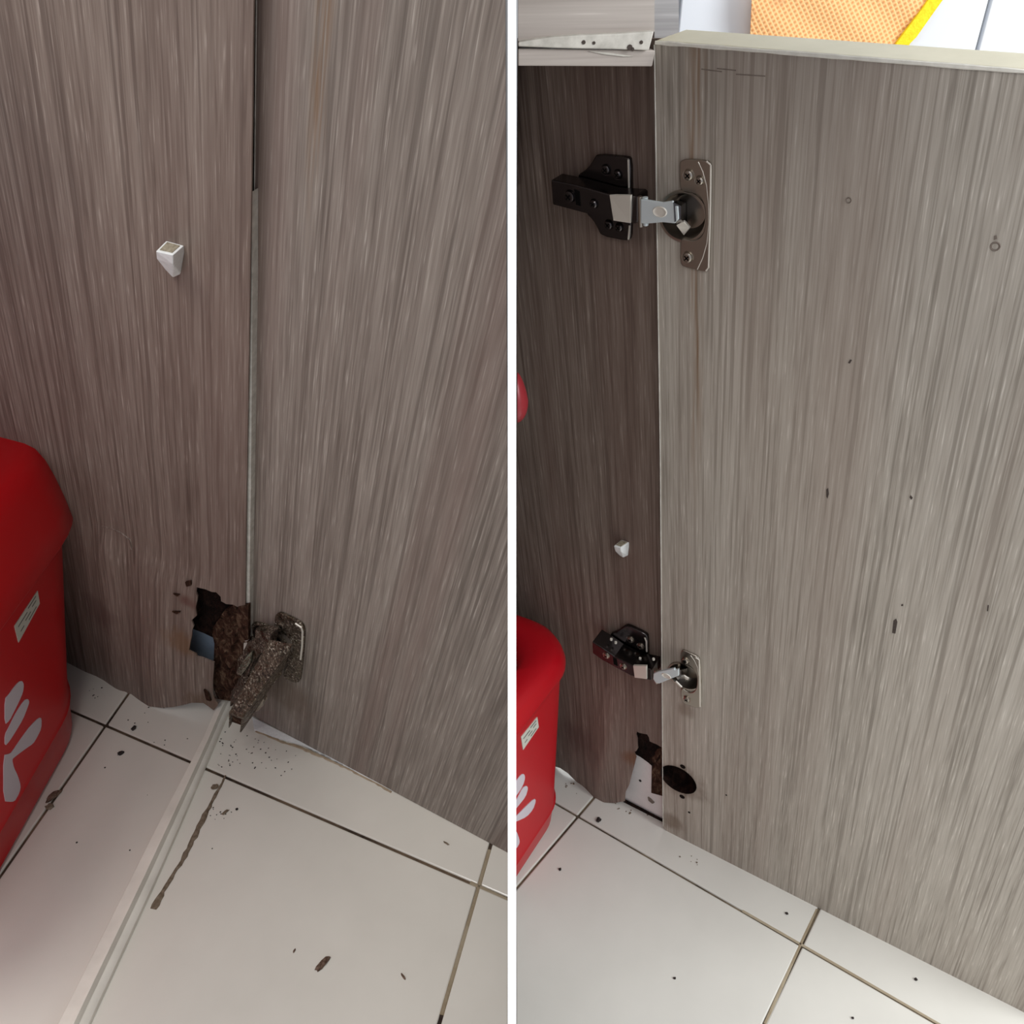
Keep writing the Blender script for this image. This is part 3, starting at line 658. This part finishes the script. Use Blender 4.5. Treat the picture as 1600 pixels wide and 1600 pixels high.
# arm: open channel pointing down and outwards
TL, TR, ER, EL = PAd.at(421, 1000, .024), PAd.at(457, 1006, .022), PAd.at(380.5, 1121.5, .060), PAd.at(358.5, 1113.5, .060)
dn = (PAd.at(377, 1144, .044) - PAd.at(380.5, 1121.5, .060))
def channel(L0, R0, R1, L1, d, th):
    bm = bmesh.new()
    hexa(bm, [L0, R0, R1, L1], [p + d * th for p in (L0, R0, R1, L1)])
    sR = (L0 - R0).normalized() * .0018; sL = -sR
    hexa(bm, [R0, R1, R1 + sR, R0 + sR], [p + d for p in (R0, R1, R1 + sR, R0 + sR)])
    hexa(bm, [L0, L1, L1 + sL, L0 + sL], [p + d for p in (L0, L1, L1 + sL, L0 + sL)])
    return bm
bm = channel(TL, TR, ER, EL, dn, .12)
bmesh.ops.subdivide_edges(bm, edges=bm.edges[:], cuts=3, use_grid_fill=True)
for v in bm.verts: v.co += Vector((random.uniform(-1, 1), random.uniform(-1, 1), random.uniform(-1, 1))) * .0004
mk('arm', bm, M_rust, hr, bevel=.0005)
k0, k1 = EL.lerp(TL, .05), ER.lerp(TR, .05)
mk('arm_inside', hexa(bmesh.new(), [k0.lerp(k1, .12) + dn * .13, k0.lerp(k1, .88) + dn * .13, TR.lerp(TL, .15) + dn * .13, TL.lerp(TR, .15) + dn * .13], [k0.lerp(k1, .12) + dn * .8, k0.lerp(k1, .88) + dn * .8, TR.lerp(TL, .15) + dn * .8, TL.lerp(TR, .15) + dn * .8]), M_rot, hr)
for c, w, r in (((434, 1022), .031, .0032), ((399, 1064), .043, .0028), ((378, 1103), .054, .0028)):
    p = PAd.at(c[0], c[1], w + .002); nrm = (TR - TL).cross(EL - TL).normalized(); nrm = nrm if nrm.dot(CAM - p) > 0 else -nrm
    bm = bmesh.new(); u = (TR - TL).normalized(); lathe(bm, p - nrm * .004, u, nrm.cross(u), nrm, [(r, 0), (r, .004), (r * .8, .0046), (r * .4, .0046), (.0002, .004)], 14); mk('screw', bm, M_rust, hr, smooth=50)
# bright side flange and seized link beside the arm
def bar(P, w, parent, mat, name):
    bm = bmesh.new(); t = [PAd.at(x, y, z) for x, y, z in P]; hexa(bm, t, [p - PAd.N * w for p in t])
    bmesh.ops.subdivide_edges(bm, edges=bm.edges[:], cuts=2, use_grid_fill=True)
    for v in bm.verts: v.co += Vector((random.uniform(-1, 1), random.uniform(-1, 1), random.uniform(-1, 1))) * .0006
    return mk(name, bm, mat, parent, bevel=.0005)
bar([(398, 985, .012), (424, 990, .02), (421, 1010, .02), (399, 1030, .012)], .01, hr, M_rust, 'link')
bar([(386, 1004, .006), (398, 998, .008), (402, 1020, .012), (384, 1060, .018), (368, 1052, .012), (372, 1030, .008)], .006, hr, M_rust, 'link_side')
bar([(384, 1026, .014), (393, 1018, .014), (391, 1034, .016), (376, 1056, .018), (370, 1050, .016)], .003, hr, plain('tarnished_green_metal', (150, 158, 140), .25, metal=.9, var=50, vs=160, bumpy=1, bs=500), 'link_glint')
bar([(334, 1040, .000), (348, 1034, .002), (385, 1045, .006), (392, 1070, .010), (372, 1092, .010), (338, 1093, .002), (331, 1084, .0)], .004, hr, M_rust, 'mounting_plate')
bar([(360, 1082, .01), (376, 1058, .02), (384, 1066, .024), (368, 1100, .03), (359, 1104, .03)], .006, hr, M_rust, 'spring_leaf')
bar([(402, 1097, .02), (410, 1087, .02), (412, 1096, .02), (404, 1110, .022), (398, 1113, .022)], .006, hr, M_nickel, 'adjusting_lug')
bar([(425, 1052, .016), (434, 1048, .016), (436, 1058, .016), (424, 1068, .016)], .004, hr, M_rust, 'spring_end')

wd = bmesh.new(); add_prism(wd, [at_z(x, y, .0016) for x, y in ((394, 1120), (470, 1159), (560, 1208), (615, 1236), (600, 1227), (520, 1184), (468, 1163), (430, 1152), (397, 1140))], Vector((0, 0, -.0013)))  # thin white wedge laid on the tile along the door foot
tag(mk('door_wedge', wd, M_pin), 'thin white wedge lying under the left door beside the rusted hinge', 'wedge_patch')
# ---- white threshold strip
Lp = [(352, 1086), (337, 1106), (318, 1151), (281, 1222), (240, 1300), (175, 1430), (97, 1585), (60, 1660), (-40, 1870)]
Rp = [(366, 1092), (360, 1104), (346, 1136), (321, 1195), (280, 1290), (240, 1380), (145, 1585), (112, 1660), (14, 1880)]
hts = [(0, 0), (0, .011), (.04, .012), (.55, .012), (.60, .0145), (.68, .0145), (.73, .008), (.90, .0065), (1, .004), (1, 0)]
bm = bmesh.new(); prev = None
LL = interp([at_z(x, y, .012) for x, y in Lp], .012); RR0 = [at_z(x, y, .004) for x, y in Rp]
import bisect
def resample(P, n):
    d = [0]
    for a, b in zip(P, P[1:]): d.append(d[-1] + (b - a).length)
    out = []
    for k in range(n):
        s = d[-1] * k / (n - 1); i = min(len(P) - 2, max(0, bisect.bisect(d, s) - 1)); out.append(P[i].lerp(P[i + 1], (s - d[i]) / (d[i + 1] - d[i])))
    return out
LL, RR = resample(LL, 40), resample(RR0, 40)
for a, b in zip(LL, RR):
    q = [bm.verts.new(Vector((a.x + (b.x - a.x) * t, a.y + (b.y - a.y) * t, z))) for t, z in hts]
    if prev:
        for k in range(len(q)): bm.faces.new((prev[k], prev[(k + 1) % len(q)], q[(k + 1) % len(q)], q[k]))
    else: bm.faces.new(q[::-1])
    prev = q
bm.faces.new(prev)
strip = mk('threshold_strip', bm, M_strip, None, smooth=30)
tag(strip, 'long white ridged threshold strip lying on the tiles below the rusted hinge', 'threshold')

# ------------------------------------------------------------------ red bins
def bin_thing(label, corner, rot, zt, OT, OL, rb, rl, hd, d1, d2, L1, L2, sc_, clip, mat, group=None):
    """d1: along the visible face towards the camera, d2: away from it into the cabinet"""
    c0 = at_z(*corner)
    RZ = Matrix.Rotation(rot, 3, 'Z')
    d1 = RZ @ Vector((d1.x, d1.y, 0)).normalized(); d2 = RZ @ Vector((d2.x, d2.y, 0)).normalized()
    ctr = c0 + d1 * L1 / 2 + d2 * L2 / 2; ctr.z = 0
    t = empty('waste_bin', ctr, label, 'bin', group)
    def ring(bm, out, z, r, hs=1.0):
        vs = []; a, b = (L1 / 2 + out) * hs, (L2 / 2 + out) * hs; r = min(r, a, b)
        for (su, sv, st0) in ((1, 1, 0), (-1, 1, 1), (-1, -1, 2), (1, -1, 3)):
            for k in range(11):
                an = (st0 + k / 10) * math.pi / 2
                vs.append(bm.verts.new(ctr + d1 * (su * (a - r) + r * math.cos(an)) + d2 * (sv * (b - r) + r * math.sin(an)) + Vector((0, 0, z))))
        return vs
    def loft(specs, cap0, cap1):
        bm = bmesh.new(); R = [ring(bm, *s) for s in specs]; n = len(R[0])
        for a, b in zip(R, R[1:]):
            for i in range(n): bm.faces.new((a[i], a[(i + 1) % n], b[(i + 1) % n], b[i]))
        if cap0: bm.faces.new(R[0][::-1])
        if cap1: bm.faces.new(R[-1])
        return bm
    s = sc_
    body = mk('body', loft([(-.005 * s, .0005, rb), (0, .004 * s, rb), (OT * .08 + .001, .028 * s, rb), (OT * .1 + .0025, .030 * s, rb), (OT * .1 + .001, .033 * s, rb), (OT, zt, rb)], 1, 1), mat, t, clip=clip, smooth=35)
    o = OL; e = max(hd, .010)
    lid = mk('lid', loft([(OT + .001, zt - .001, rb), (o - .003, zt, rl), (o, zt + .004, rl), (o, zt + .35 * hd, rl), (o - .0015, zt + .65 * hd, rl), (o - .004, zt + .85 * hd + .002, rl), (o - .009, zt + .97 * hd + .004, rl), (o - .016, zt + .005 + hd, rl),
                          (o - .026 * s, zt + .006 + hd, rl), (o - .032 * s, zt + .001 + hd, rl), (o - .038 * s, zt + .005 + hd, rl * .9), (o - .05 * s, zt + .012 * s + hd, rl * .8), (o - .07 * s, zt + .016 * s + hd, rl * .6)], 1, 1), mat, t, clip=clip, smooth=50)
    n_out = -d2; lo = ctr + n_out * (L2 / 2 + OT * .1 + .001) + Vector((0, 0, .033 * s)); hi = ctr + n_out * (L2 / 2 + OT) + Vector((0, 0, zt))
    return t, Plane(lo, d1.cross(hi - lo), hi - lo), body, lid
def f5(L, ox, oy, s): return [(ox + x / s, oy + y / s) for x, y in L]
dA1 = at_z(20, 1340) - at_z(165, 1133); dA2 = -(at_z(745, 1383) - at_z(165, 1133))
binA, PbA, bodyA, lidA = bin_thing('red lidded plastic bin with white hand prints beside the damaged cabinet board', (151.2, 1092.4), .1368, .2545, .0470, .0618, .080, .098, .082, dA1, dA2, .34, .34, 1.45, None, M_red)
def decals(t, pl, polys, clip=None):
    for P in polys: mk('hand_print', plate(pl, chaikin(P), -.0005, .0006), M_print, t, clip=clip)
decals(binA, PbA, [f5([(40, 360), (75, 320), (110, 270), (150, 225), (175, 220), (188, 250), (180, 310), (150, 380), (110, 460), (75, 530), (40, 560)], 0, 1020, 5),
                   f5([(40, 640), (75, 575), (120, 480), (190, 370), (220, 360), (230, 385), (215, 430), (180, 520), (120, 620), (75, 690), (40, 730)], 0, 1020, 5),
                   f5([(30, 800), (75, 790), (95, 775), (180, 650), (240, 570), (305, 506), (326, 512), (324, 590), (290, 660), (260, 710), (200, 750), (110, 818), (95, 835), (110, 900), (140, 960), (163, 1040), (155, 1085), (125, 1150), (95, 1166), (30, 1160)], 0, 1020, 5)])
def sticker(t, pl, q, clip=None):
    s = mk('sticker', plate(pl, q, -.0004, .0006), M_paper, t)
    a, b, c, d = [pl.at(x, y, .0007) for x, y in q]          # a top, b right, c bottom, d left
    for k, (u0, u1) in enumerate(((.1, .45), (.5, .9), (.12, .3), (.38, .62), (.7, .85), (.15, .5))):
        v = .16 + .13 * k
        p0 = a.lerp(d, u0).lerp(b.lerp(c, u0), v); p1 = a.lerp(d, u1).lerp(b.lerp(c, u1), v)
        mk('sticker_text', ribbon(bmesh.new(), [p0, p1], pl.N, .0014, .0001), M_ink, s)
sticker(binA, PbA, [(59, 923), (62.4, 943), (29.3, 1004), (23, 978)])
dB1 = at_z(807, 1387) - at_z(903, 1275); dB2 = -(at_z(1252, 1477) - at_z(903, 1275))
binB, PbB, bodyB, lidB = bin_thing('red lidded plastic bin with white hand prints beside the repaired cabinet, below its lower hinge', (884.3, 1254.5), .1306, .203, .002, .006, .0405, .044, .022, dB1, dB2, .24, .20, .95, 'B', M_redB)
decals(binB, PbB, [f5([(0, 1000), (25, 975), (50, 940), (66, 936), (72, 958), (60, 1000), (25, 1055), (0, 1080)], 800, 940, 3.478), f5([(0, 1110), (25, 1080), (60, 1010), (80, 1000), (88, 1015), (75, 1060), (25, 1122), (0, 1150)], 800, 940, 3.478),
                   f5([(0, 1190), (25, 1165), (80, 1110), (122, 1070), (131, 1082), (115, 1130), (80, 1170), (25, 1195), (0, 1200)], 800, 940, 3.478), f5([(0, 1230), (25, 1248), (40, 1290), (42, 1312), (25, 1342), (0, 1350)], 800, 940, 3.478)], 'B')
sticker(binB, PbB, [(839.7, 1120.6), (842, 1136), (817.5, 1172), (814.4, 1152)])

# ---- small red plastic end hooked on the partition
c = at_depth(806, 626, .52); bm = bmesh.new()
bmesh.ops.create_uvsphere(bm, u_segments=24, v_segments=16, radius=1)
for v in bm.verts:
    x, y, z = v.co; v.co = Vector((c.x + x * .0072 * (1 - .35 * max(0, z)), c.y + y * .012, c.z + (z * .0175 if z > -.2 else -.0035 + (z + .2) * .012)))
knob = mk('red_handle', bm, plain('dark_red_plastic', (132, 30, 38), .4), None, clip='B', smooth=60)
tag(knob, 'small rounded red plastic piece high against the partition above the right bin', 'plastic handle')

# ---- cloth behind the right door
PC = Plane(Vector((0, .975, 0)), Vector((0, -1, 0)))
cl = empty('dish_cloth', PC.at(1290, 75), 'peach mesh cloth with yellow binding hanging behind the right door', 'cloth')
co = [(1178, -70), (1173, 40), (1170, 120), (1371, 120), (1402, 66), (1441, 14), (1500, -70)]
rndc = lambda x, y: .006 + .0018 * math.sin(x * .05) * math.cos(y * .06)
mk('mesh_fabric', sheet(PC, co, [], rndc, 12), M_cloth, cl, frame=PC.M, solid=.0015, smooth=60)
mk('binding', sheet(PC, [(1371, 120), (1402, 66), (1441, 14), (1500, -70), (1524, -70), (1463, 14), (1432, 58), (1422, 68), (1394, 120)], [], lambda x, y: .0095, 12), M_yellow, cl, frame=PC.M, solid=.004, smooth=60)

# ------------------------------------------------------------------ crumbs and dirt
def crumb(px, py, lx, ly, ang, mat, label, cat='debris', seed=0, group=None):
    rnd = random.Random(seed); p = at_z(px, py); bm = bmesh.new(); bmesh.ops.create_icosphere(bm, subdivisions=2, radius=1)
    for v in bm.verts:
        k = rnd.uniform(.7, 1.25); x, y, z = v.co * k; x *= lx; y *= ly; z = max(0, (z + .6)) * min(lx, ly) * .7
        v.co = Vector((p.x + x * math.cos(ang) - y * math.sin(ang), p.y + x * math.sin(ang) + y * math.cos(ang), z + .0003))
    return tag(mk('crumb', bm, mat), label, cat, group)
crumb(503, 1508, .0078, .0030, .9, M_crumb, 'largest brown splinter crumb in the middle of the big white tile', seed=1)
crumb(630, 1526, .0034, .0010, -.9, M_crumb, 'thin short brown crumb near the lower edge, right of the largest splinter', seed=2)
crumb(336, 1231, .0034, .0030, .5, M_resid, 'round brown crumb beside the top of the glue streak', seed=3)
crumb(209, 1139, .0034, .0024, 1.2, M_crumbd, 'black dropping on the shaded tile nearest the swollen board edge', seed=4)
crumb(189, 1178, .0034, .0024, .6, M_crumbd, 'black dropping on the large shaded tile below the joint', seed=5)
crumb(84, 1245, .009, .0035, 1.0, M_crumb, 'brown dirt clump on the joint beside the left red bin', seed=6)
crumb(78, 1262, .0040, .0034, .2, M_resid, 'pale grey crumb just below the brown dirt clump', seed=16)
crumb(352, 1270, .0042, .0018, .8, M_resid, 'small grey flake on the white tile right of the glue streak', seed=7)
crumb(370, 1265, .0014, .0012, .8, M_crumbd, 'tiny dark speck beside the small grey flake', seed=17)
crumb(697, 1318, .0034, .0010, -.6, M_resid, 'small curled flake on the tile strip under the left door', seed=8)
crumb(460, 1486, .0020, .0008, 1.2, M_crumb, 'tiny brown sliver up and left of the largest splinter', seed=9)
crumb(935, 1282, .0032, .0022, 1.0, M_crumbd, 'dark dropping on the narrow tile beside the right bin', seed=10)
crumb(875, 1359, .0014, .0014, 0, M_crumbd, 'small dark speck on the tile right of the right bin', seed=11)
crumb(1229, 1428, .0013, .0013, 0, M_crumbd, 'lone dark speck on the tile strip under the right door', seed=12)
crumb(1332, 1591, .001, .001, 0, M_crumbd, 'tiny speck at the lower edge of the right floor', seed=13)
crumb(1054, 1529, .0012, .0010, 0, M_crumbd, 'faint dark speck in the middle of the large right tile', seed=14)
crumb(1431, 1531, .0014, .0012, 0, M_crumbd, 'small speck on the bright tile strip at lower right', seed=15)
def specks(name, label, boxes, n, seed, mat=M_crumbd, rmin=.0004, rmax=.0012):
    rnd = random.Random(seed); bm = bmesh.new()
    for _ in range(n):
        cx, cy, sx_, sy_ = rnd.choice(boxes); p = at_z(rnd.gauss(cx, sx_), rnd.gauss(cy, sy_)); r = rnd.uniform(rmin, rmax)
        cyl(bm, p + Vector((0, 0, .0003)), Vector((0, 0, 1)), r, r * .5, 6, r * .5)
    o = mk(name, bm, mat); tag(o, label, 'dirt', kind='stuff')
specks('dirt_specks', 'scatter of dark specks on the white tile below the rusted hinge', [(360, 1160, 10, 14), (380, 1172, 24, 16), (350, 1185, 10, 10), (430, 1190, 30, 10), (340, 1272, 14, 5)], 70, 21, rmax=.0009)
specks('dirt_specks', 'scatter of specks on the shaded tile near the swollen board', [(235, 1130, 20, 12), (148, 1080, 8, 8), (275, 1165, 15, 14), (160, 1220, 60, 60)], 22, 22, rmax=.0011)
specks('dirt_specks', 'dirt flecks under the rotten corner of the right cabinet', [(985, 1265, 12, 5), (890, 1226, 8, 6), (1075, 1345, 14, 5)], 26, 23, M_resid, rmax=.0012)
def streak(label, pts, widths, mat, seed, nm='glue_streak', cat='stain'):
    rnd = random.Random(seed); P = interp([at_z(*p, .0002) for p in pts], .004); n = len(P); ws = []
    for i, p in enumerate(P):
        t = i / (n - 1) * (len(widths) - 1); k = min(int(t), len(widths) - 2); ws.append((widths[k] + (widths[k + 1] - widths[k]) * (t - k)) * rnd.uniform(.7, 1.25))
        P[i] = p + Vector((rnd.uniform(-1, 1), rnd.uniform(-1, 1), 0)) * .0005
    tag(mk(nm, ribbon(bmesh.new(), P, Vector((0, 0, 1)), ws, .0009), mat), label, cat)
streak('long dark brown glue streak running beside the threshold strip', [(353, 1212), (338, 1240), (312, 1290), (285, 1345), (262, 1380), (240, 1420)], [.002, .0035, .0055, .005, .004, .0065], M_resid, 31)
streak('thin brown stain line along the foot of the left door', [(400, 1143), (432, 1156), (470, 1168), (520, 1189), (566, 1212), (612, 1238)], [.002, .003, .004, .0035, .002], plain('light_brown_stain', (160, 142, 118), .8, var=14, vs=120), 32, 'stain_line')
